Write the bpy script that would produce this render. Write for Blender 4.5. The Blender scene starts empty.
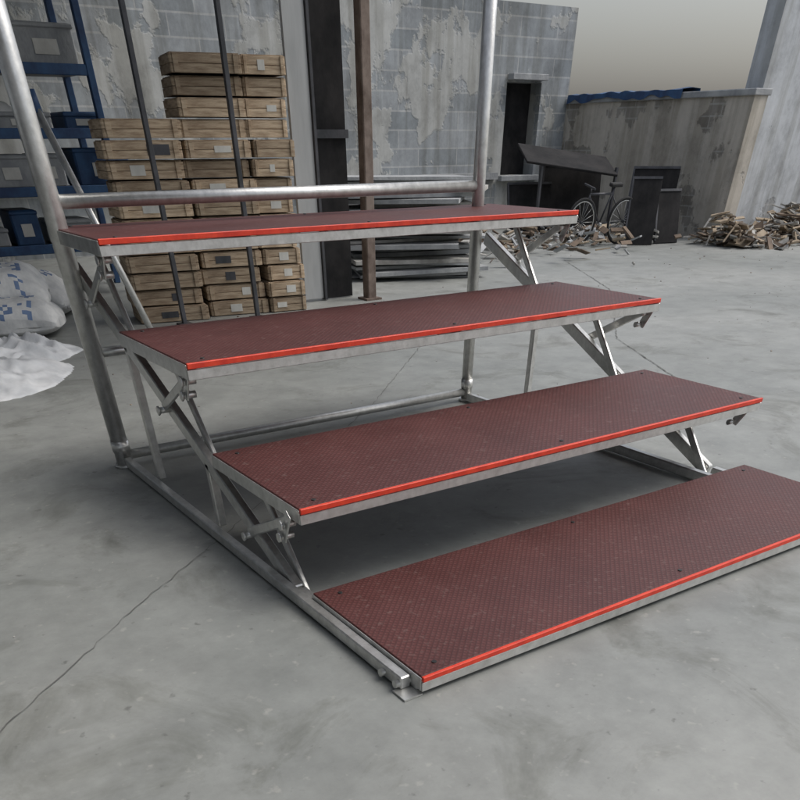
import bpy, bmesh, math, random
from mathutils import Vector, Matrix, Euler, noise
random.seed(7)
sc=bpy.context.scene
COL=sc.collection
# ------------------------------------------------------------------ materials
def newmat(name):
    m=bpy.data.materials.new(name); m.use_nodes=True
    nt=m.node_tree; b=nt.nodes["Principled BSDF"]
    return m,nt,b
def N(nt,t,**kw):
    n=nt.nodes.new(t)
    for k,v in kw.items():
        if k in n.inputs: n.inputs[k].default_value=v
        else: setattr(n,k,v)
    return n
def ramp(nt,fac,stops):
    r=nt.nodes.new("ShaderNodeValToRGB")
    while len(r.color_ramp.elements)<len(stops): r.color_ramp.elements.new(0.5)
    for e,(p,c) in zip(r.color_ramp.elements,stops):
        e.position=p; e.color=(*c,1) if len(c)==3 else c
    nt.links.new(fac,r.inputs[0]); return r
def noisy(name,c1,c2,scale=6,rough=.7,metal=0,bump=.1,bscale=40,detail=4,lo=.35,hi=.65,rvar=.1,rand=False,stretch=None,spec=.5):
    m,nt,b=newmat(name); L=nt.links
    tc=N(nt,"ShaderNodeTexCoord"); vec=tc.outputs["Object"]
    if stretch:
        mp=N(nt,"ShaderNodeMapping"); mp.inputs["Scale"].default_value=stretch; L.new(vec,mp.inputs[0]); vec=mp.outputs[0]
    n=N(nt,"ShaderNodeTexNoise",Scale=scale,Detail=detail,Roughness=.65); L.new(vec,n.inputs["Vector"])
    r=ramp(nt,n.outputs["Fac"],[(lo,c1),(hi,c2)])
    out=r.outputs[0]
    if rand:
        oi=N(nt,"ShaderNodeObjectInfo"); hs=N(nt,"ShaderNodeHueSaturation")
        mr=N(nt,"ShaderNodeMapRange"); mr.inputs["To Min"].default_value=.65; mr.inputs["To Max"].default_value=1.2
        L.new(oi.outputs["Random"],mr.inputs[0]); L.new(mr.outputs[0],hs.inputs["Value"]); L.new(out,hs.inputs["Color"]); out=hs.outputs[0]
    L.new(out,b.inputs["Base Color"])
    b.inputs["Metallic"].default_value=metal; b.inputs["Specular IOR Level"].default_value=spec
    mr=N(nt,"ShaderNodeMapRange"); mr.inputs["To Min"].default_value=max(.05,rough-rvar); mr.inputs["To Max"].default_value=min(1,rough+rvar)
    L.new(n.outputs["Fac"],mr.inputs[0]); L.new(mr.outputs[0],b.inputs["Roughness"])
    if bump:
        n2=N(nt,"ShaderNodeTexNoise",Scale=bscale,Detail=2); L.new(vec,n2.inputs["Vector"])
        bp=N(nt,"ShaderNodeBump",Strength=bump,Distance=.01); L.new(n2.outputs["Fac"],bp.inputs["Height"]); L.new(bp.outputs[0],b.inputs["Normal"])
    return m
M={}
M['galv']=noisy("galvanized_steel",(.52,.52,.50),(.72,.72,.70),scale=38,rough=.33,metal=.75,bump=.04,bscale=90,rvar=.10,lo=.3,hi=.7)
M['rust']=noisy("rusty_steel",(.10,.07,.055),(.24,.19,.16),scale=9,rough=.75,metal=.2)
M['red']=noisy("red_edge_trim",(.62,.036,.016),(.82,.065,.024),scale=25,rough=.5,bump=.05)
M['black']=noisy("black_bolt",(.01,.01,.01),(.03,.03,.03),rough=.5,bump=0)
M['wood']=noisy("crate_wood",(.32,.225,.145),(.62,.49,.345),scale=7,rough=.85,bump=.3,bscale=30,rand=True,stretch=(1,1,9))
M['wood_dk']=noisy("crate_gap",(.03,.022,.016),(.07,.05,.04),rough=.9,bump=0)
M['steel_dk']=noisy("dark_steel",(.035,.038,.042),(.09,.09,.10),rough=.55,metal=.2)
M['panel']=noisy("light_sheet_metal",(.36,.37,.37),(.52,.53,.53),scale=3,rough=.5,metal=.2,stretch=(1,1,.3))
M['blue']=noisy("blue_paint",(.012,.035,.10),(.03,.09,.20),scale=6,rough=.6)
M['sack']=noisy("woven_sack",(.54,.55,.55),(.76,.76,.74),scale=8,rough=.8,bump=.6,bscale=18)
M['cloth']=noisy("white_plastic_sheet",(.54,.56,.58),(.78,.79,.80),scale=5,rough=.5,bump=.5,bscale=10)
M['ink']=noisy("blue_ink",(.12,.18,.32),(.18,.26,.42),rough=.8,bump=0)
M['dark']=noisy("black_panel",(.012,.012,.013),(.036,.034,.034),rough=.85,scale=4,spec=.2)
M['rubber']=noisy("rubber",(.015,.015,.015),(.03,.03,.03),rough=.8,bump=0)
M['slab']=noisy("grey_board",(.26,.27,.28),(.44,.45,.45),scale=4,rough=.85,bump=.4)
M['litA']=noisy("cardboard",(.26,.20,.14),(.44,.36,.26),rough=.85)
M['litB']=noisy("grey_scrap",(.24,.23,.21),(.50,.49,.46),rough=.8)
M['litC']=noisy("brown_scrap",(.09,.065,.048),(.19,.14,.10),rough=.85)
M['label']=noisy("paper_label",(.52,.51,.47),(.70,.69,.64),rough=.8,bump=0)
M['roof']=noisy("roof_sheet",(.20,.21,.22),(.30,.31,.32),rough=.6)
M['crack']=noisy("crack_dirt",(.11,.11,.105),(.20,.20,.19),rough=.95,scale=12,bump=0)
def boardmat():
    m,nt,b=newmat("maroon_antislip_plywood"); L=nt.links
    tc=N(nt,"ShaderNodeTexCoord")
    hs=[]
    for ang in (45,-45):
        mp=N(nt,"ShaderNodeMapping"); mp.inputs["Rotation"].default_value=(0,0,math.radians(ang)); L.new(tc.outputs["Object"],mp.inputs[0])
        w=N(nt,"ShaderNodeTexWave",Scale=25.0,Distortion=0.0); L.new(mp.outputs[0],w.inputs["Vector"]); hs.append(w.outputs["Fac"])
    mx=N(nt,"ShaderNodeMath",operation='MAXIMUM'); L.new(hs[0],mx.inputs[0]); L.new(hs[1],mx.inputs[1])
    n=N(nt,"ShaderNodeTexNoise",Scale=3.5,Detail=6,Roughness=.7); L.new(tc.outputs["Object"],n.inputs["Vector"])
    n3=N(nt,"ShaderNodeTexNoise",Scale=60,Detail=2); L.new(tc.outputs["Object"],n3.inputs["Vector"])
    r=ramp(nt,n.outputs["Fac"],[(.3,(.082,.026,.024)),(.7,(.122,.043,.040))])
    mix=N(nt,"ShaderNodeMix",data_type='RGBA'); mix.blend_type='MULTIPLY'
    rr=ramp(nt,mx.outputs[0],[(.55,(1.1,1.1,1.1)),(1,(.66,.66,.66))])
    mix.inputs[0].default_value=.9; L.new(r.outputs[0],mix.inputs[6]); L.new(rr.outputs[0],mix.inputs[7])
    dust=N(nt,"ShaderNodeMix",data_type='RGBA'); dr=ramp(nt,n3.outputs["Fac"],[(.60,(0,0,0)),(.8,(.3,.3,.3))])
    L.new(dr.outputs[0],dust.inputs[0]); L.new(mix.outputs[2],dust.inputs[6]); dust.inputs[7].default_value=(.28,.21,.19,1)
    L.new(dust.outputs[2],b.inputs["Base Color"])
    mr=N(nt,"ShaderNodeMapRange"); mr.inputs["To Min"].default_value=.40; mr.inputs["To Max"].default_value=.66; L.new(n.outputs["Fac"],mr.inputs[0]); L.new(mr.outputs[0],b.inputs["Roughness"])
    b.inputs["Specular IOR Level"].default_value=.35
    bp=N(nt,"ShaderNodeBump",Strength=.25,Distance=.002); L.new(mx.outputs[0],bp.inputs["Height"]); L.new(bp.outputs[0],b.inputs["Normal"])
    return m
M['board']=boardmat()
def groundmat():
    m,nt,b=newmat("smooth_concrete"); L=nt.links
    tc=N(nt,"ShaderNodeTexCoord"); v=tc.outputs["Object"]
    n1=N(nt,"ShaderNodeTexNoise",Scale=.55,Detail=4,Roughness=.6,Distortion=.6); L.new(v,n1.inputs["Vector"])
    n2=N(nt,"ShaderNodeTexNoise",Scale=5,Detail=7,Roughness=.74); L.new(v,n2.inputs["Vector"])
    n3=N(nt,"ShaderNodeTexNoise",Scale=2.4,Detail=6,Roughness=.68,Distortion=.8); L.new(v,n3.inputs["Vector"])
    r1=ramp(nt,n1.outputs["Fac"],[(.3,(.225,.238,.228)),(.7,(.335,.342,.326))])
    r2=ramp(nt,n2.outputs["Fac"],[(.3,(.76,.76,.76)),(.7,(1.12,1.12,1.12))])
    r3=ramp(nt,n3.outputs["Fac"],[(.54,(1,1,1)),(.62,(.82,.82,.80)),(.72,(.60,.60,.58))])
    a=N(nt,"ShaderNodeMix",data_type='RGBA'); a.blend_type='MULTIPLY'; a.inputs[0].default_value=1
    L.new(r1.outputs[0],a.inputs[6]); L.new(r2.outputs[0],a.inputs[7])
    c=N(nt,"ShaderNodeMix",data_type='RGBA'); c.blend_type='MULTIPLY'; c.inputs[0].default_value=1
    L.new(a.outputs[2],c.inputs[6]); L.new(r3.outputs[0],c.inputs[7])
    n4=N(nt,"ShaderNodeTexNoise",Scale=28,Detail=3); L.new(v,n4.inputs["Vector"])
    r4=ramp(nt,n4.outputs["Fac"],[(.64,(0,0,0)),(.74,(.4,.4,.4))])
    d=N(nt,"ShaderNodeMix",data_type='RGBA'); L.new(r4.outputs[0],d.inputs[0]); L.new(c.outputs[2],d.inputs[6]); d.inputs[7].default_value=(.44,.43,.40,1)
    r5=ramp(nt,n4.outputs["Fac"],[(.25,(.6,.6,.6)),(.33,(0,0,0))])
    e=N(nt,"ShaderNodeMix",data_type='RGBA'); L.new(r5.outputs[0],e.inputs[0]); L.new(d.outputs[2],e.inputs[6]); e.inputs[7].default_value=(.10,.10,.095,1)
    L.new(e.outputs[2],b.inputs["Base Color"])
    mr=N(nt,"ShaderNodeMapRange"); mr.inputs["To Min"].default_value=.36; mr.inputs["To Max"].default_value=.66; L.new(n3.outputs["Fac"],mr.inputs[0]); L.new(mr.outputs[0],b.inputs["Roughness"])
    bp=N(nt,"ShaderNodeBump",Strength=.15,Distance=.004); L.new(n2.outputs["Fac"],bp.inputs["Height"]); L.new(bp.outputs[0],b.inputs["Normal"])
    return m
M['ground']=groundmat()
def wallmat(name,axis,bw,bh,c1,c2,mortar,plaster=0.0,pc=(.4,.38,.34)):
    m,nt,b=newmat(name); L=nt.links
    tc=N(nt,"ShaderNodeTexCoord"); sp=N(nt,"ShaderNodeSeparateXYZ"); L.new(tc.outputs["Object"],sp.inputs[0])
    cb=N(nt,"ShaderNodeCombineXYZ"); L.new(sp.outputs[axis],cb.inputs[0]); L.new(sp.outputs[2],cb.inputs[1])
    br=N(nt,"ShaderNodeTexBrick",Scale=1.0); br.inputs["Brick Width"].default_value=bw; br.inputs["Row Height"].default_value=bh
    br.inputs["Mortar Size"].default_value=.007; br.inputs["Color1"].default_value=(*c1,1); br.inputs["Color2"].default_value=(*c2,1); br.inputs["Mortar"].default_value=(*mortar,1)
    L.new(cb.outputs[0],br.inputs["Vector"])
    n=N(nt,"ShaderNodeTexNoise",Scale=2.4,Detail=7,Roughness=.75); L.new(tc.outputs["Object"],n.inputs["Vector"])
    r=ramp(nt,n.outputs["Fac"],[(.3,(.62,.62,.62)),(.7,(1.25,1.25,1.25))])
    a=N(nt,"ShaderNodeMix",data_type='RGBA'); a.blend_type='MULTIPLY'; a.inputs[0].default_value=1
    L.new(br.outputs[0],a.inputs[6]); L.new(r.outputs[0],a.inputs[7])
    out=a.outputs[2]
    n2=N(nt,"ShaderNodeTexNoise",Scale=1.5,Detail=7,Roughness=.6,Distortion=.15); L.new(tc.outputs["Object"],n2.inputs["Vector"])
    pm=ramp(nt,n2.outputs["Fac"],[(plaster-.012,(1,1,1)),(plaster+.012,(0,0,0))])
    pcol=ramp(nt,n.outputs["Fac"],[(.32,tuple(x*.68 for x in pc)),(.5,pc),(.70,tuple(min(1,x*1.2) for x in pc))])
    d=N(nt,"ShaderNodeMix",data_type='RGBA'); L.new(pm.outputs[0],d.inputs[0]); L.new(out,d.inputs[6]); L.new(pcol.outputs[0],d.inputs[7])
    mp=N(nt,"ShaderNodeMapping"); mp.inputs["Scale"].default_value=(6,6,.5); L.new(tc.outputs["Object"],mp.inputs[0])
    n5=N(nt,"ShaderNodeTexNoise",Scale=1.0,Detail=4,Roughness=.6); L.new(mp.outputs[0],n5.inputs["Vector"])
    r5=ramp(nt,n5.outputs["Fac"],[(.42,(.70,.69,.66)),(.56,(1,1,1))])
    e=N(nt,"ShaderNodeMix",data_type='RGBA'); e.blend_type='MULTIPLY'; e.inputs[0].default_value=.8; L.new(d.outputs[2],e.inputs[6]); L.new(r5.outputs[0],e.inputs[7])
    L.new(e.outputs[2],b.inputs["Base Color"]); b.inputs["Roughness"].default_value=.9
    ad=N(nt,"ShaderNodeMath",operation='ADD'); L.new(n.outputs["Fac"],ad.inputs[0]); L.new(pm.outputs[0],ad.inputs[1])
    bp=N(nt,"ShaderNodeBump",Strength=.4,Distance=.015); L.new(ad.outputs[0],bp.inputs["Height"]); L.new(bp.outputs[0],b.inputs["Normal"])
    return m
M['block']=wallmat("concrete_block",0,.62,.15,(.27,.295,.31),(.38,.40,.415),(.46,.47,.47),plaster=.47,pc=(.45,.455,.44))
M['plaster']=wallmat("peeling_plaster",1,.30,.09,(.25,.23,.20),(.32,.30,.27),(.39,.38,.35),plaster=.56,pc=(.48,.445,.39))
M['endwall']=wallmat("pale_render",0,.30,.09,(.36,.37,.38),(.43,.44,.45),(.48,.48,.48),plaster=.62,pc=(.50,.52,.54))
# ------------------------------------------------------------------ mesh builder
class MB:
    def __init__(s): s.bm=bmesh.new(); s.mats=[]
    def mi(s,k):
        if k not in s.mats: s.mats.append(k)
        return s.mats.index(k)
    def box(s,size,loc,mat,rot=None,R=None,bevel=0):
        g=bmesh.ops.create_cube(s.bm,size=1)['verts']
        T=Matrix.Translation(loc)
        if R is None:
            R=Matrix.Identity(4)
            if rot: R=Euler(rot).to_matrix().to_4x4()
        bmesh.ops.transform(s.bm,matrix=T@R@Matrix.Diagonal((*size,1)),verts=g)
        fs={f for v in g for f in v.link_faces}
        i=s.mi(mat)
        for f in fs: f.material_index=i
        if bevel:
            es=list({e for f in fs for e in f.edges})
            r=bmesh.ops.bevel(s.bm,geom=es,offset=bevel,segments=1,affect='EDGES')
            for f in r['faces']: f.material_index=i
        return g
    def _frame(s,a,b):
        a=Vector(a);b=Vector(b);d=b-a
        q=d.to_track_quat('Z','X' if abs(d.normalized().x)<.9 else 'Y')
        return Matrix.Translation((a+b)/2)@q.to_matrix().to_4x4(),d.length
    def pipe(s,a,b,r,mat,seg=16,cap=True):
        T,l=s._frame(a,b)
        g=bmesh.ops.create_cone(s.bm,cap_ends=cap,segments=seg,radius1=r,radius2=r,depth=l,matrix=T)['verts']
        i=s.mi(mat)
        for f in {f for v in g for f in v.link_faces}:
            f.material_index=i
            if len(f.verts)==4: f.smooth=True
    def bar(s,a,b,w,h,mat,side=(1,0,0),bevel=.003):
        a=Vector(a);b=Vector(b);z=(b-a).normalized();x=Vector(side);x=(x-z*x.dot(z)).normalized();y=z.cross(x)
        R=Matrix((x,y,z)).transposed().to_4x4()
        s.box((w,h,(b-a).length),(a+b)/2,mat,R=R,bevel=bevel)
    def obj(s,name,parent=None):
        me=bpy.data.meshes.new(name); s.bm.to_mesh(me); s.bm.free()
        for k in s.mats: me.materials.append(M[k])
        o=bpy.data.objects.new(name,me); COL.objects.link(o)
        if parent: o.parent=parent
        return o
def empty(name):
    e=bpy.data.objects.new(name,None); COL.objects.link(e); return e
# ------------------------------------------------------------------ ground
me=bpy.data.meshes.new("ground"); me.from_pydata([(-200,-200,0),(200,-200,0),(200,200,0),(-200,200,0)],[],[(0,1,2,3)])
me.materials.append(M['ground']); g=bpy.data.objects.new("ground",me); COL.objects.link(g)
def crack(name,pts,w):
    P=[]
    for (a,b) in zip(pts[:-1],pts[1:]):
        a=Vector(a);b=Vector(b);n=max(2,int((b-a).length/.03))
        for i in range(n): P.append(a.lerp(b,i/n)+Vector((random.gauss(0,.0025),random.gauss(0,.0025))))
    P.append(Vector(pts[-1]))
    vs=[];fs=[]
    for i,p in enumerate(P):
        d=(P[min(i+1,len(P)-1)]-P[max(i-1,0)]).normalized();n=Vector((-d.y,d.x));ww=w*random.uniform(.2,1.1)
        vs+= [(*(p+n*ww),.003),(*(p-n*ww),.003)]
        if i: k=2*i; fs.append((k-2,k-1,k+1,k))
    me=bpy.data.meshes.new(name); me.from_pydata(vs,[],fs); me.materials.append(M['crack'])
    o=bpy.data.objects.new(name,me); COL.objects.link(o)
crack("floor_crack",[(-1.3,.0),(-.75,.47),(-.38,.80),(.0,1.1),(1.3,2.2),(2.2,3.1),(3.5,4.4)],.0018)
crack("floor_crack",[(2.6,1.2),(3.4,2.6),(4.9,4.1),(6,5.8)],.004)
# ------------------------------------------------------------------ choral riser
riser=empty("choral_riser")
ST=[[0.005,0.045,0.016,1.83,0.513],[0.526,0.24,0.014,1.823,0.539],[1.043,0.445,-0.012,1.83,0.553],[1.538,0.644,-0.017,1.849,0.536]]
BT=.011; FH=.022
for i,(y,z,x0,L,d) in enumerate(ST):
    b=MB()
    b.box((L-.008,d-.016,BT),(x0+L/2,y+d/2+.004,z-BT/2),'board',bevel=.0015)
    b.box((L-.004,.009,BT+.001),(x0+L/2,y+.004,z-BT/2+.001),'red',bevel=.0012)
    o=b.obj("step_board_%d"%(i+1),riser)
    b=MB()
    zt=z-BT-.001
    b.bar((x0,y+.004,zt-FH/2),(x0+L,y+.004,zt-FH/2),FH,.004,'galv',side=(0,0,1),bevel=.001)
    b.box((L-.01,.034,.004),(x0+L/2,y+.024,zt-FH+.0025),'galv')
    b.bar((x0,y+d-.003,zt-FH/2),(x0+L,y+d-.003,zt-FH/2),FH,.004,'galv',side=(0,0,1),bevel=.001)
    for xx in (x0+.001,x0+L-.001):
        b.bar((xx,y+.0065,zt-FH/2+.005),(xx,y+d-.006,zt-FH/2+.005),FH+.009,.004,'galv',side=(0,0,1),bevel=.001)
        sgn=1 if xx<x0+.5 else -1
        b.bar((xx+sgn*.02,y+.012,zt-.006),(xx+sgn*.02,y+d-.01,zt-.006),.034,.004,'galv',side=(1,0,0),bevel=.001)
    for q in (.25,.5,.75):
        b.bar((x0+L*q,y+.008,zt-.012),(x0+L*q,y+d-.008,zt-.012),.03,.018,'galv')
    b.obj("step_frame_%d"%(i+1),riser)
    b=MB()
    for fx in (.035,.5,.965):
        for fy in (.045,d-.045):
            b.pipe((x0+fx*L,y+fy,z-.002),(x0+fx*L,y+fy,z+.002),.006,'black',seg=14)
    b.obj("bolts_%d"%(i+1),riser)
PX0,PX1,PY=-.005,1.69,1.98
b=MB()
for px in (PX0,PX1):
    r=.031 if px==PX0 else .025
    b.pipe((px,PY,0.0),(px,PY,1.6),r,'galv',seg=24)
    b.pipe((px,PY,0.0),(px,PY,.01),r+.010,'galv',seg=24)
    b.pipe((px,PY,.05),(px,PY,.085),r+.003,'galv',seg=24)
b.obj("back_posts",riser)
b=MB()
b.pipe((PX0,PY,.70),(PX1,PY,.70),.016,'galv')
b.pipe((PX0,PY,1.5),(PX1,PY,1.5),.016,'galv')
b.pipe((PX0,PY,.035),(PX1,PY,.035),.015,'galv')
b.pipe((PX0,PY,.34),(.16,PY,.34),.014,'galv')
b.obj("back_rails",riser)
SL=.385
def sz(y,o=0): return .175+SL*(y-1.065)+o
for si,(px,rx) in enumerate(((.03,.0),(1.79,1.68))):
    b=MB()
    sg=1 if si==0 else -1
    b.bar((rx,PY-.03,.020),(rx,.05,.020),.028,.030,'galv')
    b.bar((px,2.03,sz(2.03)),(px,.62,sz(.62)+.005),.026,.038,'galv')
    b.bar((px,.60,.016),(px,.03,.014),.028,.020,'galv')
    if si: b.bar((PX1,PY+.045,sz(2.02)),(px+.01,PY+.045,sz(2.02)),.02,.02,'galv'); b.bar((rx-.01,1.13,.012),(px+.01,1.13,.012),.018,.02,'galv')
    b.obj("side_stringer_%d"%(si+1),riser)
    b=MB()
    for i,(y,z,x0,L,d) in enumerate(ST):
        zb=z-BT-FH
        xo=px-.024*sg
        if i:
            ya=y+.055; yb=y+.33
            b.bar((xo,ya,zb-.002),(xo,yb,sz(yb)),.008,.024,'galv')
            b.bar((xo+.048*sg,y+.30,zb),(xo+.048*sg,y+.07,sz(y+.07)-.015),.014,.024,'galv')
            b.bar((xo-.010*sg,y+.030,zb+.02),(xo-.010*sg,y+.075,zb-.05),.005,.028,'galv')
            for (yy,zz) in ((y+.06,zb-.012),(y+.078,zb-.045),(yb-.01,sz(yb-.01))):
                b.pipe((xo-.018*sg,yy,zz),(xo+.02*sg,yy,zz),.008,'galv',seg=12)
                b.pipe((xo-.024*sg,yy,zz),(xo-.018*sg,yy,zz),.012,'galv',seg=6)
        else:
            for yy in (.06,.12): b.pipe((px-.055*sg,yy,.018),(px+.02*sg,yy,.018),.009,'galv',seg=12)
            b.box((.05,.05,.004),(px-.035*sg,.035,.003),'galv')
    for yy in (1.13,1.66):
        b.bar((px,yy,.03),(px,yy,sz(yy)),.026,.026,'galv')
    b.obj("side_braces_%d"%(si+1),riser)
# ------------------------------------------------------------------ walls
b=MB()
def wallY(b,x0,x1,z0,z1,y,t,mat): b.box((x1-x0,t,z1-z0),((x0+x1)/2,y+t/2,(z0+z1)/2),mat)
WY=9.2
wallY(b,-9,7.9,0,1.9,WY,.25,'block'); wallY(b,8.50,9.0,0,1.9,WY,.25,'block')
wallY(b,7.9,8.50,0,.5,WY,.25,'block'); wallY(b,7.9,8.50,1.30,1.9,WY,.25,'block')
b.box((16.2,.08,.06),(-.3,WY-.04,.50),'slab')
b.box((.72,.10,.05),(8.20,WY-.055,.475),'slab',bevel=.004)
b.box((.60,.02,.80),(8.20,WY+.22,.90),'dark')  # near-black sheet stands in for the shade inside the opening
b.box((.6,.12,.05),(8.20,WY-.065,1.34),'slab',bevel=.004)
b.obj("block_wall")
b=MB()
b.box((.24,3.24,1.13),(9.12,7.82,.565),'plaster')
b.box((.30,3.28,.05),(9.12,7.82,1.155),'slab',bevel=.006)
b.obj("plaster_wall")
b=MB()
b.box((6,.24,1.9),(12.27,6.44,.95),'endwall')
b.box((6.1,.30,.05),(12.27,6.44,1.93),'slab')
b.box((1.1,.05,.9),(11.6,6.295,.95),'panel'); b.box((1.0,.02,.8),(11.6,6.262,.95),'steel_dk'); b.box((.04,.03,.8),(11.6,6.24,.95),'panel')
b.obj("rendered_building")
vs=[];fs=[]
n=40
for i in range(n+1):
    y=7.2+1.95*i/n
    for j,(x,z) in enumerate(((9.30,1.05),(9.27,1.195),(9.12,1.20),(8.955,1.195),(8.945,1.135))):
        q=noise.noise(Vector((y*4,j*.7,0)))*.07
        vs.append((x+q*.3*(j in(0,4)),y,z+q*(j in (0,4))+abs(q)*.5))
    if i:
        for j in range(4):
            k=i*5+j; fs.append((k-5,k-4,k+1,k))
me=bpy.data.meshes.new("blue_tarp"); me.from_pydata(vs,[],fs); me.materials.append(M['blue']); o=bpy.data.objects.new("blue_tarp",me); COL.objects.link(o)
b=MB()
for k in range(45):
    x=-6.2+k*.2
    b.box((.12,6.4,.012),(x,6.2,2.46+.012*(k%2)),'roof'); b.box((.09,6.4,.010),(x+.10,6.2,2.44),'roof')
for k in range(33):
    x=-7.2+k*.2
    b.box((.12,8.9,.012),(x,-1.5,2.46+.012*(k%2)),'roof'); b.box((.09,8.9,.010),(x+.10,-1.5,2.44),'roof')
for x in (-5,-1,2.6): b.pipe((x,3.05,2.40),(x,9.2,2.40),.04,'steel_dk')
b.pipe((-.75,-5.9,2.40),(-.75,2.9,2.40),.04,'steel_dk')
b.obj("shed_shade_roof")  # unseen roof, added to shade the crates and darken the left floor
b=MB(); b.box((.2,15.0,2.4),(-7.3,1.6,1.2),'endwall'); b.obj("shed_shade_wall")  # unseen wall, added to block sky light from the left
b=MB(); b.box((.075,.085,2.4),(2.97,4.86,1.2),'rust',bevel=.006); b.box((.14,.14,.012),(2.97,4.86,.006),'rust'); b.obj("steel_column")
b=MB()
b.box((.16,.03,2.35),(2.56,5.04,1.19),'panel'); b.box((.28,.02,2.35),(2.79,5.07,1.18),'dark')
b.box((.02,.05,2.35),(2.655,5.03,1.18),'steel_dk'); b.box((.30,.02,.04),(2.79,5.045,.85),'steel_dk')
b.obj("metal_door")
# ------------------------------------------------------------------ crates
def crate(x,y,z,w,d,h,rz=0):
    b=MB()
    b.box((w*.97,d*.97,h*.88),(0,0,h/2),'wood_dk')
    for k in range(2):
        zz=h*(.26+.45*k)
        b.box((w,.010,h*.43),(0,-d/2,zz),'wood',bevel=.0015); b.box((.010,d,h*.43),(-w/2,0,zz),'wood',bevel=.0015); b.box((.010,d,h*.43),(w/2,0,zz),'wood',bevel=.0015)
    for sx in (-.43,.43): b.box((w*.07,.012,h*.9),(sx*w,-d/2-.009,h/2),'wood',bevel=.0015)
    for k in range(4): b.box((w*.98,d*.22,.010),(0,-d*.375+k*d*.25,h-.006),'wood')
    if random.random()<.7:
        b.box((w*random.uniform(.12,.3),.003,h*random.uniform(.3,.55)),(random.uniform(-.2,.2)*w,-d/2-.0065,h*.5),random.choice(['label','label','label','steel_dk']))
    o=b.obj("wooden_crate"); o.location=(x,y,z); o.rotation_euler=(0,0,rz)
H=.083
for k in range(14):
    if k<11: crate(1.36+random.uniform(-.03,.03),5.02+random.uniform(-.03,.03),k*H,.47,.34,H*.96,random.uniform(-.06,.06)-.15)
    crate(1.84+random.uniform(-.02,.02),4.98+random.uniform(-.03,.03),k*H,.42,.34,H*.96,random.uniform(-.05,.05)-.15)
    crate(2.20+random.uniform(-.02,.02),4.93+random.uniform(-.03,.03),k*H,.27,.34,H*.96,random.uniform(-.05,.05)-.15)
for (x,y) in ((1.33,4.68),(1.86,4.62)):
    b=MB(); b.box((.03,.03,2.4),(x,y,1.2),'steel_dk',bevel=.003); b.box((.09,.09,.01),(x,y,.005),'steel_dk'); b.obj("steel_post")
b=MB(); b.pipe((.98,4.3,0),(.72,4.7,.98),.02,'galv'); b.pipe((.73,4.69,.92),(.72,4.7,1.0),.032,'blue'); b.obj("leaning_pole")
# ------------------------------------------------------------------ blue rack
b=MB()
RX0,RX1,RY0,RY1=-1.6,1.62,6.4,7.0
for x in (RX0,.35,RX1):
    for y in (RY0,RY1): b.box((.05,.05,1.9),(x,y,.95),'blue',bevel=.004)
SH=(.28,.58,.86,1.15,1.5)
for z in SH: 
    b.box((RX1-RX0,RY1-RY0-.06,.025),((RX0+RX1)/2,(RY0+RY1)/2,z),'steel_dk'); b.box((RX1-RX0-.05,.04,.05),((RX0+RX1)/2,RY0-.002,z),'blue',bevel=.003)
b.obj("storage_rack")
rr=random.Random(11)
for z in SH[:4]:
    x=-.4
    while x<1.4:
        w=rr.uniform(.18,.42); h=rr.uniform(.08,.22); m=rr.choice(['steel_dk','blue','dark','slab','wood_dk','blue'])
        b=MB(); b.box((w,.36,h),(x+w/2,6.66,z+.014+h/2),m,bevel=.012); b.box((w*1.03,.38,.02),(x+w/2,6.66,z+h),m,bevel=.005)
        b.box((w*.4,.004,h*.35),(x+w/2,6.478,z+.014+h*.45),'label'); b.obj("storage_bin"); x+=w+rr.uniform(.03,.1)
# ------------------------------------------------------------------ sacks
def sack(x,y,z,sx,sy,sz_,rz,name="flour_sack",mat='sack',ink=True,seed=0,tilt=0):
    bm=bmesh.new(); bmesh.ops.create_cube(bm,size=2); bmesh.ops.subdivide_edges(bm,edges=bm.edges[:],cuts=27,use_grid_fill=True)
    for v in bm.verts:
        x_,y_,z_=v.co
        puff=(1-abs(x_)**5)*.8+.2; puy=(1-abs(y_)**4)*.7+.3
        nz=noise.noise(Vector((x_*1.7+seed,y_*1.7,z_)))*.35+noise.noise(Vector((x_*5,y_*5+seed,z_)))*.14
        v.co=Vector((x_*sx*(1-.08*y_*y_),y_*sy*(1-.10*x_*x_+.04*math.sin(6*x_+seed)),(z_*puff*puy*(1 if z_>0 else .5)+nz*(.6 if z_>0 else .05))*sz_))
    for f in bm.faces: f.smooth=True
    me=bpy.data.meshes.new(name); bm.to_mesh(me); me.materials.append(M[mat]); me.materials.append(M['ink'])
    if ink:
        for p in me.polygons:
            c=p.center; u=c.x/sx; v=c.y/sy
            if c.z>0 and (abs(v)<.30 and p.normal.z>.3 or (p.normal.y<-.35 and c.z>.3*sz_)) and abs(u)<.62 and (int((u+2)*9)%3!=0) and noise.noise(Vector((u*16,v*14,seed)))>.04: p.material_index=1
    bm.free()
    o=bpy.data.objects.new(name,me); COL.objects.link(o)
    zmin=min(v.co.z for v in me.vertices)
    o.location=(x,y,z-zmin*.9); o.rotation_euler=(tilt,0,rz)
    return o
sack(.22,5.05,0,.40,.26,.13,-.35,seed=1); sack(.24,5.25,.12,.38,.25,.13,-.2,seed=2,tilt=.15); sack(-.45,5.1,0,.38,.28,.14,.2,seed=3); sack(-.40,5.3,.15,.36,.26,.13,.0,seed=6); sack(.55,5.75,.0,.36,.26,.15,-.5,seed=8)
sack(.80,6.66,.885,.30,.17,.09,.1,name="white_bundle",seed=4,ink=False)
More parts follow.
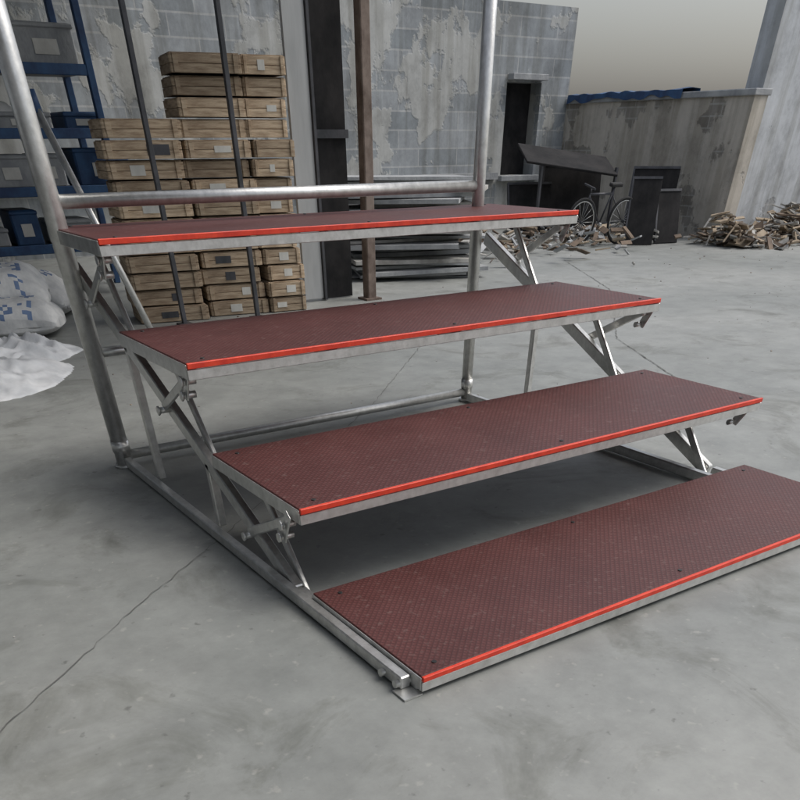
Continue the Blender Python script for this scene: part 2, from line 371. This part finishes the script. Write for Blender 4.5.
def heap(name,cx,cy,rx,ry,h,mat,seed,n=72):
    vs=[];fs=[]
    for j in range(n):
        for i in range(n):
            u=i/(n-1)*2-1;v=j/(n-1)*2-1
            r=math.sqrt(u*u+v*v); e=.85+.22*noise.noise(Vector((math.atan2(v,u)*1.1,seed,0)))
            f=max(0,1-(r/e)**3)
            rid=1-abs(noise.noise(Vector((u*2.2+v*1.2,v*1.5,seed))))*3
            rid2=1-abs(noise.noise(Vector((u*5,v*4-u*2,seed+3))))*3
            z=f*h*(.40+.40*max(0,rid)+.25*max(0,rid2))
            vs.append((cx+u*rx,cy+v*ry,-.006 if f<=0 else max(z,.006)))
    for j in range(n-1):
        for i in range(n-1):
            k=j*n+i
            q=(k,k+1,k+n+1,k+n)
            if max(vs[a][2] for a in q)>0: fs.append(q)
    me=bpy.data.meshes.new(name); me.from_pydata(vs,[],fs); me.materials.append(M[mat])
    for p in me.polygons: p.use_smooth=True
    o=bpy.data.objects.new(name,me); COL.objects.link(o); return o
heap("plastic_sheet",-.27,3.75,.66,.50,.09,'cloth',5)
heap("plastic_sheet",.05,4.28,.54,.34,.11,'cloth',9)
# ------------------------------------------------------------------ grey boards next to the column
b=MB()
rnd=random.Random(3)
zz=0
for k in range(26):
    t=rnd.uniform(.010,.028); w=rnd.uniform(.9,1.35); d=rnd.uniform(.5,.8)
    b.box((w,d,t),(4.05+rnd.uniform(-.15,.15),5.9+rnd.uniform(-.12,.12),zz+t/2),rnd.choice(['slab','slab','litB','panel']),rot=(rnd.uniform(-.01,.01),rnd.uniform(-.012,.012),rnd.uniform(-.25,.25)-.5)); zz+=t+.003
b.obj("board_stack")
def scraps(name,n,fx,mats,seed,smin=.04,smax=.35,thin=.6):
    rnd=random.Random(seed); b=MB()
    for k in range(n):
        x,y,hm=fx(rnd)
        s=rnd.uniform(smin,smax)
        b.box((s,s*rnd.uniform(.06,thin),rnd.uniform(.004,.018)),(x,y,.012+hm*rnd.random()),rnd.choice(mats),rot=(rnd.gauss(0,.28),rnd.gauss(0,.28),rnd.uniform(0,6.3)))
    return b.obj(name)
def fx1(r):
    t=r.random(); x=8.35+t*2.9; y=5.75+r.gauss(0,.25)-.10*t; return x,y,.30*math.exp(-((y-5.8)/.4)**2)*(.6+.4*math.sin(x*4))
scraps("scrap_wood_pile",1000,fx1,['litA','litB','litC','litC','litA','litB'],1,.03,.28,.45)
def fx2(r):
    x=r.uniform(4.4,8.2); y=6.9+r.gauss(0,.55)+(x-5)*.1; return x,y,.12
scraps("debris_pile",520,fx2,['litB','litC','slab','litC','litA'],2,.02,.18)
rnd=random.Random(8); b=MB()
for k in range(260):
    x,y=rnd.uniform(-1.5,9.5),rnd.uniform(.2,8.5); s=rnd.uniform(.003,.009)*(1.7 if y>4 else 1)
    if -.1<x<1.9 and y<2: continue
    b.box((s,s*.7,s*.35),(x,y,s*.17),rnd.choice(['litB','litB','litC','litA']),rot=(0,0,rnd.random()*6))
b.obj("ground_litter")
# ------------------------------------------------------------------ leaning dark panels
def panel(x,y,w,h,rz,lean):
    b=MB(); b.box((w,.018,h),(0,0,h/2),'dark',bevel=.003)
    b.box((w,.03,.02),(0,-.003,h-.01),'steel_dk'); b.box((.02,.03,h-.04),(-w/2+.01,-.003,h/2),'steel_dk')
    o=b.obj("black_panel"); o.location=(x,y,.004); o.rotation_euler=(lean,0,rz); return o
panel(8.25,6.75,.55,.62,-.9,-.25); panel(7.72,6.36,.34,.56,-.7,-.30); panel(8.15,6.30,.32,.46,-.3,-.35)
panel(7.75,7.6,.80,.66,-.5,-.35); panel(7.25,7.75,.6,.50,-.3,-.35)
b=MB(); b.box((1.15,.55,.02),(7.55,7.55,.66),'dark',rot=(.25,.10,-.45),bevel=.004); b.box((.03,.03,.62),(7.1,7.5,.31),'steel_dk'); b.box((.03,.03,.6),(8.0,7.15,.30),'steel_dk'); b.box((.03,.03,.66),(7.5,7.9,.33),'steel_dk'); b.obj("lean_to_shelter")
# ------------------------------------------------------------------ bicycle
bike=empty("bicycle"); WR=.185
def wheel(cx,R=WR):
    s=MB(); n=40
    for rr_,tr,mk in ((R,.013,'rubber'),(R-.019,.006,'galv')):
        pts=[]
        for i in range(n):
            a=2*math.pi*i/n
            ring=[]
            for j in range(8):
                t=2*math.pi*j/8; q=rr_+tr*math.cos(t)
                ring.append(s.bm.verts.new((cx+q*math.cos(a),tr*math.sin(t),R+.013+q*math.sin(a))))
            pts.append(ring)
        mi=s.mi(mk)
        for i in range(n):
            for j in range(8):
                f=s.bm.faces.new((pts[i][j],pts[(i+1)%n][j],pts[(i+1)%n][(j+1)%8],pts[i][(j+1)%8])); f.material_index=mi; f.smooth=True
    for i in range(16):
        a=2*math.pi*i/16
        s.pipe((cx,0,R+.012),(cx+(R-.018)*math.cos(a),0,R+.012+(R-.018)*math.sin(a)),.0018,'galv',seg=4)
    s.pipe((cx,-.03,R+.012),(cx,.03,R+.012),.012,'steel_dk',seg=10)
    return s
for nm,cx in (("front_wheel",0),("rear_wheel",.56)):
    wheel(cx).obj(nm,bike)
b=MB(); W=WR+.012
b.pipe((0,.02,W),(.06,.0,.43),.009,'steel_dk'); b.pipe((.05,0,.40),(.25,0,.18),.010,'steel_dk'); b.pipe((.055,0,.42),(.35,0,.42),.010,'steel_dk')
b.pipe((.25,0,.18),(.36,0,.48),.010,'steel_dk'); b.pipe((.25,0,.18),(.56,.02,W),.008,'steel_dk'); b.pipe((.34,0,.42),(.56,.02,W),.007,'steel_dk')
b.pipe((.06,0,.43),(.05,0,.47),.009,'steel_dk'); b.pipe((.03,-.12,.48),(.03,.12,.48),.009,'steel_dk'); b.box((.15,.07,.03),(.37,0,.49),'rubber',bevel=.008)
b.pipe((.25,-.05,.18),(.25,.05,.18),.014,'galv'); b.box((.05,.04,.01),(.25,.07,.12),'rubber')
b.obj("frame",bike)
bike.location=(7.09,6.74,0); bike.rotation_euler=(math.radians(8),0,math.radians(-14))
# ------------------------------------------------------------------ camera
yaw,pitch,roll=.594,-.874,-.0055
cy,sy=math.cos(yaw),math.sin(yaw)
fwd=Vector((sy*math.cos(pitch),cy*math.cos(pitch),math.sin(pitch))); right=Vector((cy,-sy,0)); up=right.cross(fwd)
c,s=math.cos(roll),math.sin(roll)
r2=c*right+s*up; u2=-s*right+c*up
cam=bpy.data.cameras.new("camera"); co=bpy.data.objects.new("camera",cam); COL.objects.link(co)
co.matrix_world=Matrix.Translation((-.7476,-1.0291,.8188))@Matrix((r2,u2,-fwd)).transposed().to_4x4()
cam.sensor_width=36; cam.lens=633.67/800*36; cam.shift_y=(897.6-400)/800; cam.clip_start=.01; cam.clip_end=1000
sc.camera=co
# ------------------------------------------------------------------ light
w=bpy.data.worlds.new("World"); sc.world=w; w.use_nodes=True; nt=w.node_tree
bg=nt.nodes["Background"]; sky=nt.nodes.new("ShaderNodeTexSky"); sky.sky_type='NISHITA'; sky.sun_disc=False
el,az=math.radians(55),math.radians(112)
sky.sun_elevation=el; sky.sun_rotation=az; sky.dust_density=4; sky.air_density=1.0
hs=nt.nodes.new("ShaderNodeHueSaturation"); hs.inputs["Saturation"].default_value=.45
nt.links.new(sky.outputs[0],hs.inputs["Color"]); nt.links.new(hs.outputs[0],bg.inputs[0]); bg.inputs[1].default_value=.15
sl=bpy.data.lights.new("sun",'SUN'); sl.energy=1.4; sl.angle=math.radians(45); sl.color=(1,.97,.92)
so=bpy.data.objects.new("sun",sl); COL.objects.link(so)
sd=Vector((math.sin(az)*math.cos(el),math.cos(az)*math.cos(el),math.sin(el)))
so.rotation_euler=sd.to_track_quat('Z','Y').to_euler(); so.location=(5,-5,8)
sc.view_settings.view_transform='Standard'; sc.view_settings.look='None'; sc.view_settings.exposure=0
